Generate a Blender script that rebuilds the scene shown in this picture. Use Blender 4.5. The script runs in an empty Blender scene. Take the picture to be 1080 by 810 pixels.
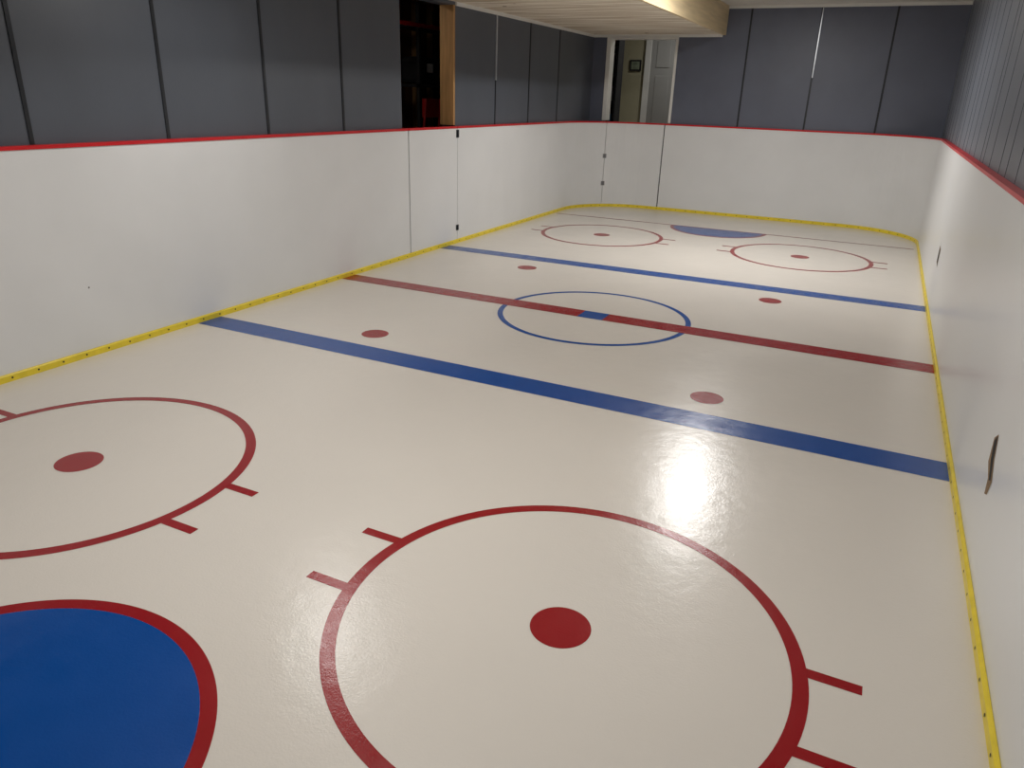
import bpy, bmesh, math, random
from mathutils import Matrix, Vector
random.seed(3)
sc=bpy.context.scene
try:
    sc.view_settings.view_transform='Standard'; sc.view_settings.look='None'
except Exception: pass
W=2.3575; L=6.05; YN=-6.05; RC=0.95; BH=1.22
GX=W+0.045      # grey wall face
GY=L+0.045
ZL=2.43; ZH=2.78; SX=-0.48

# ---------------- materials ----------------
def lin(c):
    return tuple(((v/255)/12.92 if v/255<=0.04045 else ((v/255+0.055)/1.055)**2.4) for v in c)+(1,)
def mat(name,c,rough=.5,metal=0,var=.06,scale=6,bump=0,bscale=200,coat=0,spec=.5,rvar=0,emit=0,stretch=(1,1,1),scuff=False,bump2=0,bscale2=12):
    m=bpy.data.materials.new(name); m.use_nodes=True; nt=m.node_tree; n=nt.nodes; b=n['Principled BSDF']
    tc=n.new('ShaderNodeTexCoord'); mp=n.new('ShaderNodeMapping'); mp.inputs['Scale'].default_value=stretch
    nt.links.new(tc.outputs['Object'],mp.inputs[0])
    no=n.new('ShaderNodeTexNoise'); no.inputs['Scale'].default_value=scale; no.inputs['Detail'].default_value=6
    nt.links.new(mp.outputs[0],no.inputs['Vector'])
    cr=n.new('ShaderNodeValToRGB'); base=lin(c)
    cr.color_ramp.elements[0].position=.3; cr.color_ramp.elements[1].position=.7
    cr.color_ramp.elements[0].color=tuple(v*(1-var) for v in base[:3])+(1,)
    cr.color_ramp.elements[1].color=tuple(min(1,v*(1+var)) for v in base[:3])+(1,)
    nt.links.new(no.outputs['Fac'],cr.inputs[0]); out=cr.outputs[0]
    if scuff:
        vo=n.new('ShaderNodeTexVoronoi'); vo.inputs['Scale'].default_value=2.1; nt.links.new(mp.outputs[0],vo.inputs['Vector'])
        k=n.new('ShaderNodeMath'); k.operation='LESS_THAN'; k.inputs[1].default_value=.022; nt.links.new(vo.outputs['Distance'],k.inputs[0])
        mx=n.new('ShaderNodeMix'); mx.data_type='RGBA'; nt.links.new(k.outputs[0],mx.inputs['Factor']); nt.links.new(out,mx.inputs[6]); mx.inputs[7].default_value=lin((120,118,115)); out=mx.outputs[2]
    nt.links.new(out,b.inputs['Base Color'])
    b.inputs['Roughness'].default_value=rough; b.inputs['Metallic'].default_value=metal
    b.inputs['Specular IOR Level'].default_value=spec
    b.inputs['Coat Weight'].default_value=coat; b.inputs['Coat Roughness'].default_value=.08
    if rvar:
        mr=n.new('ShaderNodeMapRange'); mr.inputs['To Min'].default_value=rough-rvar; mr.inputs['To Max'].default_value=rough+rvar
        mr.inputs['From Min'].default_value=.3; mr.inputs['From Max'].default_value=.7
        nt.links.new(no.outputs['Fac'],mr.inputs[0]); nt.links.new(mr.outputs[0],b.inputs['Roughness'])
    if bump:
        n2=n.new('ShaderNodeTexNoise'); n2.inputs['Scale'].default_value=bscale; n2.inputs['Detail'].default_value=3
        nt.links.new(mp.outputs[0],n2.inputs['Vector'])
        bp=n.new('ShaderNodeBump'); bp.inputs['Strength'].default_value=bump; bp.inputs['Distance'].default_value=.002
        nt.links.new(n2.outputs['Fac'],bp.inputs['Height']); nt.links.new(bp.outputs[0],b.inputs['Normal'])
        if bump2:
            n3=n.new('ShaderNodeTexNoise'); n3.inputs['Scale'].default_value=bscale2; n3.inputs['Detail'].default_value=4
            nt.links.new(mp.outputs[0],n3.inputs['Vector'])
            b2=n.new('ShaderNodeBump'); b2.inputs['Strength'].default_value=bump2; b2.inputs['Distance'].default_value=.006
            nt.links.new(n3.outputs['Fac'],b2.inputs['Height']); nt.links.new(b2.outputs[0],bp.inputs['Normal'])
    if emit:
        b.inputs['Emission Color'].default_value=base; b.inputs['Emission Strength'].default_value=emit
    return m
FB=dict(rough=.23,bump=.25,bscale=130,rvar=.04,spec=.52,bump2=.22,bscale2=13)
M=dict(
 floor=mat('epoxy_floor',(220,214,205),var=.012,scale=1.2,**FB),
 red=mat('red_floor_paint',(146,16,24),var=.03,scale=9,**FB),
 blue=mat('blue_floor_paint',(0,72,150),var=.03,scale=9,**FB),
 board=mat('white_board_panel',(225,226,226),rough=.33,var=.025,scale=2.2,bump=.1,bscale=40,rvar=.05,scuff=True),
 cap=mat('red_cap_plastic',(200,20,30),rough=.35),
 yellow=mat('yellow_kickplate_plastic',(232,208,56),rough=.38,var=.08,scale=14),
 grey=mat('grey_painted_panel',(81,86,95),rough=.45,var=.06,scale=2.5,bump=.15,bscale=90,stretch=(1,1,.35)),
 bluegrey=mat('blue_grey_painted_panel',(94,99,114),rough=.42,var=.06,scale=2.5,bump=.15,bscale=90),
 rgrey=mat('grey_grooved_panel',(108,113,123),rough=.42,var=.04,scale=1.5,bump=.1,bscale=90),
 strip=mat('dark_metal_strip',(50,52,56),rough=.35,metal=.5),
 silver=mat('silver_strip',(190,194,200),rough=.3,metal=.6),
 groove=mat('groove_shadow_paint',(62,65,72),rough=.6),
 gap=mat('dark_gap',(28,26,24),rough=.8),
 white=mat('white_trim_paint',(225,225,220),rough=.4,var=.03),
 doorw=mat('door_paint',(168,168,165),rough=.4,var=.03),
 ceil=mat('ceiling_paint',(215,212,204),rough=.8,var=.03),
 pine=mat('pine_lumber',(212,192,154),rough=.6,var=.12,scale=5,stretch=(6,.4,6)),
 stud=mat('stud_lumber',(176,134,84),rough=.65,var=.2,scale=5,stretch=(8,8,.6)),
 brown=mat('dark_plywood',(96,58,34),rough=.7,var=.25,scale=4,stretch=(3,3,.5)),
 beige=mat('beige_wall_paint',(168,163,136),rough=.7,var=.03),
 black=mat('black_fabric',(22,22,24),rough=.8),
 redp=mat('red_enamel',(150,24,22),rough=.35),
 bbl=mat('book_cloth_blue',(40,80,110),rough=.6,var=.2),
 grn=mat('print_paper',(120,130,110),rough=.6,var=.4,scale=20),
 wood=mat('exposed_board_edge',(138,112,84),rough=.8,var=.2,scale=30),
 steel=mat('dull_steel',(130,130,132),rough=.4,metal=.6),
 lamp=mat('lamp_diffuser',(255,250,240),rough=.5,emit=6),
)
def plank():
    m=bpy.data.materials.new('plank_ceiling'); m.use_nodes=True; nt=m.node_tree; n=nt.nodes; b=n['Principled BSDF']
    tc=n.new('ShaderNodeTexCoord')
    mp=n.new('ShaderNodeMapping'); mp.inputs['Scale'].default_value=(.7,7.05,1); nt.links.new(tc.outputs['Object'],mp.inputs[0])
    no=n.new('ShaderNodeTexNoise'); no.inputs['Scale'].default_value=1.6; no.inputs['Detail'].default_value=8; nt.links.new(mp.outputs[0],no.inputs['Vector'])
    cr=n.new('ShaderNodeValToRGB'); cr.color_ramp.elements[0].position=.35; cr.color_ramp.elements[1].position=.65
    cr.color_ramp.elements[0].color=lin((192,174,148)); cr.color_ramp.elements[1].color=lin((244,236,220)); nt.links.new(no.outputs['Fac'],cr.inputs[0])
    vo=n.new('ShaderNodeTexVoronoi'); vo.inputs['Scale'].default_value=2.6; nt.links.new(tc.outputs['Object'],vo.inputs['Vector'])
    k=n.new('ShaderNodeMath'); k.operation='LESS_THAN'; k.inputs[1].default_value=.08; nt.links.new(vo.outputs['Distance'],k.inputs[0])
    mx=n.new('ShaderNodeMix'); mx.data_type='RGBA'; nt.links.new(k.outputs[0],mx.inputs['Factor']); nt.links.new(cr.outputs[0],mx.inputs[6]); mx.inputs[7].default_value=lin((110,80,54))
    nt.links.new(mx.outputs[2],b.inputs['Base Color']); b.inputs['Roughness'].default_value=.6
    return m
M['plank']=plank()

# ---------------- helpers ----------------
col=bpy.context.collection
def link(o,parent=None):
    col.objects.link(o)
    if parent: o.parent=parent
    return o
def mesh(name,vs,fs,m,parent=None,smooth=False):
    me=bpy.data.meshes.new(name); me.from_pydata(vs,[],fs); me.update()
    bm=bmesh.new(); bm.from_mesh(me); bmesh.ops.recalc_face_normals(bm,faces=bm.faces); bm.to_mesh(me); bm.free()
    me.materials.append(m)
    if smooth:
        for p in me.polygons: p.use_smooth=True
    return link(bpy.data.objects.new(name,me),parent)
def boxes(name,bl,m,parent=None,bevel=0):
    vs=[];fs=[]
    for (x0,x1,y0,y1,z0,z1) in bl:
        k=len(vs)
        vs+=[(x,y,z) for x in (x0,x1) for y in (y0,y1) for z in (z0,z1)]
        fs+=[tuple(k+i for i in q) for q in ((0,1,3,2),(4,6,7,5),(0,4,5,1),(2,3,7,6),(0,2,6,4),(1,5,7,3))]
    o=mesh(name,vs,fs,m,parent)
    if bevel:
        md=o.modifiers.new('bevel','BEVEL'); md.width=bevel; md.segments=2; md.limit_method='ANGLE'
    return o
def cyl(name,p0,p1,r,m,parent=None,n=16,r1=None):
    p0=Vector(p0);p1=Vector(p1); d=(p1-p0).normalized(); a=d.orthogonal().normalized(); b=d.cross(a); r1=r if r1 is None else r1
    vs=[p+(a*math.cos(t)+b*math.sin(t))*q for p,q in ((p0,r),(p1,r1)) for t in [2*math.pi*i/n for i in range(n)]]
    fs=[(i,(i+1)%n,n+(i+1)%n,n+i) for i in range(n)]+[tuple(range(n)),tuple(range(n,2*n))]
    return mesh(name,[tuple(v) for v in vs],fs,m,parent)
def empty(name,loc=(0,0,0)):
    e=bpy.data.objects.new(name,None); e.empty_display_size=.1; return link(e)

# ---------------- camera ----------------
f=777.54; yaw,pit,rol=.4429,-.3746,.0324
fw=Vector((-math.sin(yaw)*math.cos(pit),math.cos(yaw)*math.cos(pit),math.sin(pit)))
r0=Vector((math.cos(yaw),math.sin(yaw),0)); u0=r0.cross(fw)
c,s=math.cos(rol),math.sin(rol); r2=c*r0+s*u0; u2=-s*r0+c*u0
cd=bpy.data.cameras.new('camera'); cam=link(bpy.data.objects.new('camera',cd))
R=Matrix((r2,u2,-fw)).transposed().to_4x4(); cam.matrix_world=Matrix.Translation((1.8123,-5.2475,1.5777))@R
cd.sensor_width=36; cd.lens=f/1080*36; cd.clip_start=.02; sc.camera=cam

# ---------------- floor + markings ----------------
boxes('floor',[(-W-.2,W+.2,YN-.2,L+.2,-.1,0)],M['floor'])
def disc(name,cx,cy,r,z,m,parent=None,n=96):
    return mesh(name,[(cx+r*math.cos(2*math.pi*i/n),cy+r*math.sin(2*math.pi*i/n),z) for i in range(n)],[tuple(range(n))],m,parent)
def ring(name,cx,cy,ro,ri,z,m,parent=None,n=144,a0=0,a1=2*math.pi,closed=True):
    k=n if closed else n+1
    vs=[(cx+q*math.cos(a0+(a1-a0)*i/n),cy+q*math.sin(a0+(a1-a0)*i/n),z) for q in (ro,ri) for i in range(k)]
    fs=[(i,(i+1)%k,k+(i+1)%k,k+i) for i in range(n)]
    return mesh(name,vs,fs,m,parent)
def quad(name,x0,x1,y0,y1,z,m,parent=None):
    return mesh(name,[(x0,y0,z),(x1,y0,z),(x1,y1,z),(x0,y1,z)],[(0,1,2,3)],m,parent)
T=.0008
quad('blue_line',-W,W,-1.70,-1.49,T,M['blue'])
quad('blue_line',-W,W,1.59,1.79,T,M['blue'])
e=empty('center_line')
quad('stripe_left',-W,-.1,-.09,.10,T*1.6,M['red'],e); quad('stripe_right',.1,W,-.09,.10,T*1.6,M['red'],e); quad('center_spot',-.1,.1,-.09,.10,T*1.6,M['blue'],e)
ring('center_circle',0,0,.742,.70,T,M['blue'])
for sx,yc in ((1,-3.447),(-1,-3.447),(1,3.445),(-1,3.445)):
    e=empty('faceoff_circle'); cx=sx*1.157
    ring('circle_ring',cx,yc,.746,.700,T,M['red'],e); disc('faceoff_dot',cx,yc,.098,T,M['red'],e)
    for i,(a,b) in enumerate([(1,1),(1,-1),(-1,1),(-1,-1)]):
        y0=yc+b*.158
        # tick whose inner edge follows the ring
        xi=lambda yy: cx+a*math.sqrt(.7455**2-(yy-yc)**2); xo=cx+a*.88
        vs=[(xi(y0-.02),y0-.02,T),(xo,y0-.02,T),(xo,y0+.02,T),(xi(y0+.02),y0+.02,T)]
        mesh('tick_%d'%(i+1),vs,[(0,1,2,3)],M['red'],e)
for a in (-1,1):
    for b in (-1,1): disc('neutral_faceoff_dot',a*1.1475,b*1.25,.093,T,M['red'])
for gy,sg,cw in ((4.745,-1,.62),(-4.64,1,.64)):
    e=empty('goal_crease'); n=64
    R0=cw
    pts=[((R0-.045)*math.cos(math.pi*i/n),gy+sg*(R0-.045)*math.sin(math.pi*i/n),T) for i in range(n+1)]
    mesh('crease_fill',pts,[tuple(range(n+1))],M['blue'],e)
    ring('crease_border',0,gy,R0,R0-.045,T,M['red'],e,a0=0,a1=sg*math.pi,closed=False)
    quad('goal_line',-W+.05,W-.05,gy-.017,gy+.017,T*1.6,M['red'])

# ---------------- boards ----------------
def path():
    P=[]; 
    def arc(cx,cy,a0,a1,n=24): 
        for i in range(n+1):
            a=a0+(a1-a0)*i/n; P.append((cx+RC*math.cos(a),cy+RC*math.sin(a)))
    P.append((-W,0)); arc(-W+RC,L-RC,math.pi,math.pi/2); arc(W-RC,L-RC,math.pi/2,0); arc(W-RC,YN+RC,0,-math.pi/2); arc(-W+RC,YN+RC,-math.pi/2,-math.pi); P.append((-W,0))
    return P
PP=path(); CS=[0]
for a,b in zip(PP,PP[1:]): CS.append(CS[-1]+math.dist(a,b))
TOT=CS[-1]
def at(s):
    s%=TOT
    for i in range(len(PP)-1):
        if CS[i+1]>=s: 
            t=(s-CS[i])/(CS[i+1]-CS[i]); a,b=PP[i],PP[i+1]
            return (a[0]+(b[0]-a[0])*t,a[1]+(b[1]-a[1])*t)
def normal(s):
    a,b=at(s-.01),at(s+.01); d=Vector((b[0]-a[0],b[1]-a[1])).normalized(); return Vector((-d.y,d.x)) # left of travel = outward
def sweep(name,s0,s1,prof,m,parent=None,closed=False):
    ss=[s0]+[q for q in sorted([c_ for c_ in CS]+[c_+TOT for c_ in CS]) if s0+1e-4<q<s1-1e-4]
    if not closed: ss.append(s1)
    vs=[];k=len(prof)
    for s_ in ss:
        p=Vector(at(s_)); nn=normal(s_)
        for o,z in prof: q=p+nn*o; vs.append((q.x,q.y,z))
    N=len(ss); fs=[]
    for i in range(N if closed else N-1):
        j=(i+1)%N
        for a in range(k): b=(a+1)%k; fs.append((i*k+a,j*k+a,j*k+b,i*k+b))
    if not closed: fs+=[tuple(range(k)),tuple((N-1)*k+a for a in range(k))]
    return mesh(name,vs,fs,m,parent)
sA,sB=1.04,1.98                      # left gate
arcS=L-RC; sC=arcS+RC*math.radians(50); sD=arcS+RC*math.pi/2+(-1.20-(-W+RC))
BP=[(0,.0),(.025,.0),(.025,BH-.001),(0,BH-.001)]
eb=empty('rink_boards'); g=.004; G={'a':.009,'b':.003,'c':.003,'d':.008}
sweep('board_side',sB+G['b'],sC-G['c'],BP,M['board'],eb)
sweep('board_end_and_side',sD+G['d'],TOT+sA-G['a'],BP,M['board'],eb)
CP=[(-.006,BH),(.042,BH),(.042,BH+.02),(-.006,BH+.02)]
sweep('cap_rail',sB+g,sC-g,CP,M['cap'],eb); sweep('cap_rail_long',sD+g,TOT+sA-g,CP,M['cap'],eb)
def hinge(parent,s_,z,m,h=.07):
    p=Vector(at(s_)); nn=normal(s_); t=Vector((nn.y,-nn.x)); e=parent
    for sd in (-1,1):
        vs=[]
        for o in (-.004,0):
            for a in (.004,.028):
                for zz in (z-h/2,z+h/2):
                    q=p+nn*o+t*a*sd; vs.append((q.x,q.y,zz))
        mesh('hinge_leaf',vs,[(0,1,3,2),(4,6,7,5),(0,4,5,1),(2,3,7,6),(0,2,6,4),(1,5,7,3)],m,e)
    q=p-nn*.006; cyl('hinge_barrel',(q.x,q.y,z-h/2),(q.x,q.y,z+h/2),.006,m,e)
for a,b,ka,kb in ((sA,sB,'a','b'),(sC,sD,'c','d')):
    e=eb; sweep('gate_panel',a+G[ka],b-G[kb],BP,M['board'],e); sweep('gate_cap',a+g,b-g,CP,M['cap'],e)
    if a==sA:
        hinge(e,b,.17,M['strip'],.06); hinge(e,b,1.165,M['strip'],.08)
    else:
        hinge(e,a,.35,M['steel'],.06); hinge(e,a,.75,M['steel'],.06)
for i,s_ in enumerate((sA,sB,sC,sD)):
    sweep('gap_backing',s_-.02,s_+.02,[(.026,0),(.030,0),(.030,BH),(.026,BH)],M['gap'],eb)
# kick plate
ek=empty('yellow_kickplate')
sweep('kick_strip',0,TOT,[(-.014,.0),(-.001,.0),(-.001,.042),(-.007,.042),(-.014,.034)],M['yellow'],ek,closed=True)
vs=[];fs=[]
s_=.05
while s_<TOT:
    p=Vector(at(s_)); nn=normal(s_); t=Vector((nn.y,-nn.x)); k=len(vs); q=p-nn*.0155
    for i in range(8):
        a=i*math.pi/4; w_=q+t*.006*math.cos(a); vs.append((w_.x,w_.y,.021+.006*math.sin(a)))
    fs.append(tuple(range(k,k+8))); s_+=.15
mesh('screw_heads',vs,fs,M['gap'],ek)
def filler(name,sx,sy):
    cx=sx*(W-RC); cy=(L-RC) if sy>0 else (YN+RC); n=24; r=RC+.03
    arc=[(cx+sx*r*math.cos(math.pi/2*i/n),cy+sy*r*math.sin(math.pi/2*i/n)) for i in range(n+1)]
    K=(sx*GX,sy*GY); pts=[(sx*GX,cy)]+arc+[(cx,sy*GY),K]
    m_=len(pts); vs=[(x,y,z) for z in (BH-.02,BH) for x,y in pts]
    fs=[tuple(range(m_)),tuple(range(m_,2*m_))]+[(i,(i+1)%m_,m_+(i+1)%m_,m_+i) for i in range(m_)]
    mesh(name,vs,fs,M['grey'],eb)
filler('corner_shelf_a',-1,1);filler('corner_shelf_b',1,1);filler('corner_shelf_c',1,-1);filler('corner_shelf_d',-1,-1)
# cut-outs in right boards
def slot(oy,oz,k):
    x=W-.0012
    edge=[(.08,.215),(.135,.18),(.12,.09),(.045,.055),(.03,0),(-.01,.015),(-.03,.075),(.035,.135)]
    hole=[(.085,.205),(.118,.175),(.085,.115),(.02,.06),(-.008,.07),(.045,.13)]
    mesh('cutout_edge',[(x,oy+a*k,oz+b*k) for a,b in edge],[tuple(range(len(edge)))],M['wood'],eb)
    mesh('cutout_hole',[(x-.0008,oy+a*k,oz+b*k) for a,b in hole],[tuple(range(len(hole)))],M['gap'],eb)
slot(-2.41,.285,1.0)
mesh('cutout_edge',[(W-.0012,a,b) for a,b in ((1.74,.35),(1.88,.37),(1.92,.50),(1.78,.49))],[(0,1,2,3)],M['wood'],eb)
mesh('cutout_hole',[(W-.002,a,b) for a,b in ((1.757,.365),(1.865,.38),(1.90,.488),(1.795,.477))],[(0,1,2,3)],M['gap'],eb)

# ---------------- room shell ----------------
OY0,OY1=1.0,2.005; OX0,OX1=-2.19,-1.13; WT=.16
wl=boxes('wall_left',[(-GX-WT,-GX,-6.3,OY0,0,2.9),(-GX-WT,-GX,OY1,GY,0,2.9),(-GX-WT,-GX,OY0,OY1,2.40,2.9)],M['grey'])
wr=boxes('wall_right',[(GX,GX+WT,-6.3,GY+WT,0,2.9)],M['rgrey'])
wb=boxes('wall_back',[(-GX-WT,OX0,GY,GY+WT,0,2.9),(OX1,GX,GY,GY+WT,0,2.9),(OX0,OX1,GY,GY+WT,2.40,2.9)],M['bluegrey'])
boxes('wall_front',[(-GX-WT,GX+WT,-6.3-WT,-6.3,0,2.9)],M['grey'])
boxes('ceiling',[(SX,GX,-6.3,GY,ZH,ZH+.1)],M['ceil'])
e=empty('plank_soffit')
pl=[];y=-6.3
while y<GY:
    pl.append((-GX,SX-.04,y,min(y+.132,GY),ZL,ZL+.02)); y+=.142
boxes('ceiling_planks',pl,M['plank'],e); boxes('plank_backing',[(-GX,SX-.04,-6.3,GY,ZL+.02,ZL+.05)],M['gap'],e)
boxes('soffit_beam',[(SX-.04,SX,-6.3,GY,ZL-.01,ZH)],M['pine'],e)
boxes('trim_1',[(-GX,-GX+.02,OY1,GY,ZL-.035,ZL),(-GX,-GX+.02,-6.3,OY0,ZL-.035,ZL)],M['white'])
boxes('trim_2',[(-GX+.02,SX-.045,GY-.02,GY,ZL-.035,ZL)],M['white'])
boxes('trim_3',[(SX,GX,GY-.02,GY,ZH-.035,ZH)],M['white'])
boxes('panel_strips',[(-GX,-GX+.006,y-.012,y+.012,BH+.02,ZL-.035) for y in (-5.31,-4.4,-3.5,-2.59,-1.69,-.78,.12,3.85,4.79)],M['strip'],wl)
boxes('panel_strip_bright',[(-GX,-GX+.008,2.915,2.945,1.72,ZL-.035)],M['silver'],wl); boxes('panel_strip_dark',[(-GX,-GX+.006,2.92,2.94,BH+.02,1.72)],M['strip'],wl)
boxes('panel_strips',[(x-.012,x+.012,GY-.006,GY,BH+.02,ZH-.035) for x in (-.17,.72,1.61)],M['strip'],wb)
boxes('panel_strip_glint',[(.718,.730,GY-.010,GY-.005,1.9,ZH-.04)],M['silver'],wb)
gr=[];y=-6.2;i=0
while y<GY: 
    gr.append((GX-.0015,GX+.001,y-.004,y+.004,BH+.02,ZH)); y+=(.4,.3,.5,.4,.2,.5,.4)[i%7]; i+=1
boxes('panel_grooves',gr,M['groove'],wr)
boxes('stud_frame',[(-GX-WT,-GX,OY1-.038,OY1-.002,BH+.03,2.40)],M['stud'],wl)
# side room
boxes('wall_storage',[(-3.85,-3.75,.2,6.0,0,2.9),(-3.85,-GX-WT,5.2,5.3,0,2.9),(-3.85,-GX-WT,.1,.2,0,2.9),(-3.85,-GX-WT,.1,5.3,2.6,2.7)],M['brown'])
boxes('floor_storage',[(-3.85,-GX-WT,.1,5.3,-.1,0)],M['gap'])
boxes('wall_studs_storage',[(-3.75,-3.66,y,y+.04,0,2.6) for y in (2.0,2.4,2.8,3.25,3.6,4.0)],M['stud'])
e=empty('storage_shelf')
boxes('posts',[(x,x+.04,y,y+.04,0,2.5) for x in (-3.6,-3.2) for y in (2.5,3.5)],M['black'],e)
boxes('shelves',[(-3.6,-3.16,2.5,3.54,z,z+.03) for z in (.4,1.0,1.62,2.25)],M['black'],e)
boxes('red_rail',[(-3.16,-3.13,1.8,3.54,2.24,2.28)],M['redp'],e)
e=empty('hockey_bag'); boxes('bag_body',[(-3.5,-3.2,2.6,3.2,1.655,1.95)],M['black'],e,bevel=.05); boxes('bag_label',[(-3.198,-3.194,2.72,2.85,1.78,1.88)],M['white'],e)
e=empty('folding_chair')
for yy in (2.3,2.62):
    cyl('leg',(-3.1,yy,0),(-2.95,yy,1.5),.014,M['redp'],e); cyl('leg',(-2.85,yy,0),(-3.1,yy,.8),.014,M['redp'],e)
boxes('back',[(-3.0,-2.96,2.3,2.62,1.3,1.5)],M['redp'],e); boxes('seat',[(-3.1,-2.75,2.3,2.62,.78,.81)],M['redp'],e)
# back opening frame
boxes('door_frame_white',[(OX0,OX0+.06,GY-.02,GY+WT,BH+.03,2.40),(OX1-.035,OX1,GY-.02,GY+WT,BH+.03,2.40),(OX0+.06,OX1-.035,GY-.02,GY+WT,2.37,2.40)],M['white'],wb)
# hallway room
HY=8.4
boxes('wall_hall',[(-3.4,0,HY,HY+.1,0,3.0),(-3.5,-3.4,GY+WT,HY+.1,0,3.0),(0,.1,GY+WT,HY+.1,0,3.0)],M['beige'])
boxes('ceiling_hall',[(-3.5,.1,GY+WT,HY+.1,3.0,3.1)],M['ceil']); boxes('floor_hall',[(-3.5,.1,GY+WT,HY+.1,-.1,0)],M['wood'])
e=empty('door_1'); dx0,dx1=-2.17,-1.40
boxes('door_slab',[(dx0,dx1,HY-.05,HY-.01,0,2.62)],M['doorw'],e)
pn=[]
for a,b in ((dx0+.1,dx0+.34),(dx1-.34,dx1-.1)):
    for z0,z1 in ((.2,.95),(1.1,1.95),(2.08,2.5)): pn.append((a,b,HY-.062,HY-.05,z0,z1))
boxes('raised_panels',pn,M['doorw'],e,bevel=.011)
boxes('casing',[(dx0-.11,dx0,HY-.06,HY,0,2.72),(dx1,dx1+.11,HY-.06,HY,0,2.72),(dx0,dx1,HY-.06,HY,2.62,2.72)],M['white'],e,bevel=.01)
cyl('knob',(dx0+.07,HY-.05,1.1),(dx0+.07,HY-.11,1.1),.025,M['steel'],e)
e=empty('picture_frame'); boxes('frame',[(-2.55,-2.35,HY-.03,HY,2.02,2.2)],M['black'],e); boxes('print',[(-2.525,-2.375,HY-.034,HY-.03,2.045,2.175)],M['grn'],e)
bx0,bx1,by0,by1=-2.72,-2.26,6.85,7.1
e=empty('bookcase'); boxes('carcass',[(bx0,bx1,by1,by1+.02,0,2.75),(bx0,bx0+.03,by0,by1,0,2.75),(bx1-.03,bx1,by0,by1,0,2.75)]+[(bx0+.03,bx1-.03,by0,by1,z,z+.03) for z in (.1,.6,1.1,1.5,1.9,2.3,2.72)],M['black'],e)
bk=[[],[],[]]
for z in (1.13,1.53,1.93,2.33):
    x=bx0+.04
    while x<bx1-.09:
        w_=random.uniform(.02,.05); bk[random.randrange(3)].append((x,x+w_,by0+.04,by1-.02,z,z+random.uniform(.18,.3))); x+=w_+.002
for q,mm in zip(bk,('bbl','brown','steel')): 
    if q: boxes('books',q,M[mm],e)

# ---------------- lights ----------------
def lamp(x,y,z,P,size=.16,colr=(1,.975,.945)):
    e=empty('ceiling_light'); cyl('housing',(x,y,z-.012),(x,y,z-.001),size/2+.03,M['white'],e,n=32); cyl('diffuser',(x,y,z-.016),(x,y,z-.0125),size/2,M['lamp'],e,n=32)
    ld=bpy.data.lights.new('lamp','AREA'); ld.shape='DISK'; ld.size=size; ld.energy=P; ld.color=colr; ld.spread=math.pi
    o=link(bpy.data.objects.new('lamp_emitter',ld),e); o.location=(x,y,z-.03)
lamp(.42,2.6,ZH,74,.2); lamp(.3,-3.4,ZH,42,.3); lamp(-1.4,-1.6,ZL,11,.3)
lamp(-1.2,7.3,3.0,12); lamp(-3.0,1.2,2.6,3)
w=bpy.data.worlds.new('world'); sc.world=w; w.use_nodes=True; w.node_tree.nodes['Background'].inputs[0].default_value=(.5,.5,.5,1); w.node_tree.nodes['Background'].inputs[1].default_value=.05
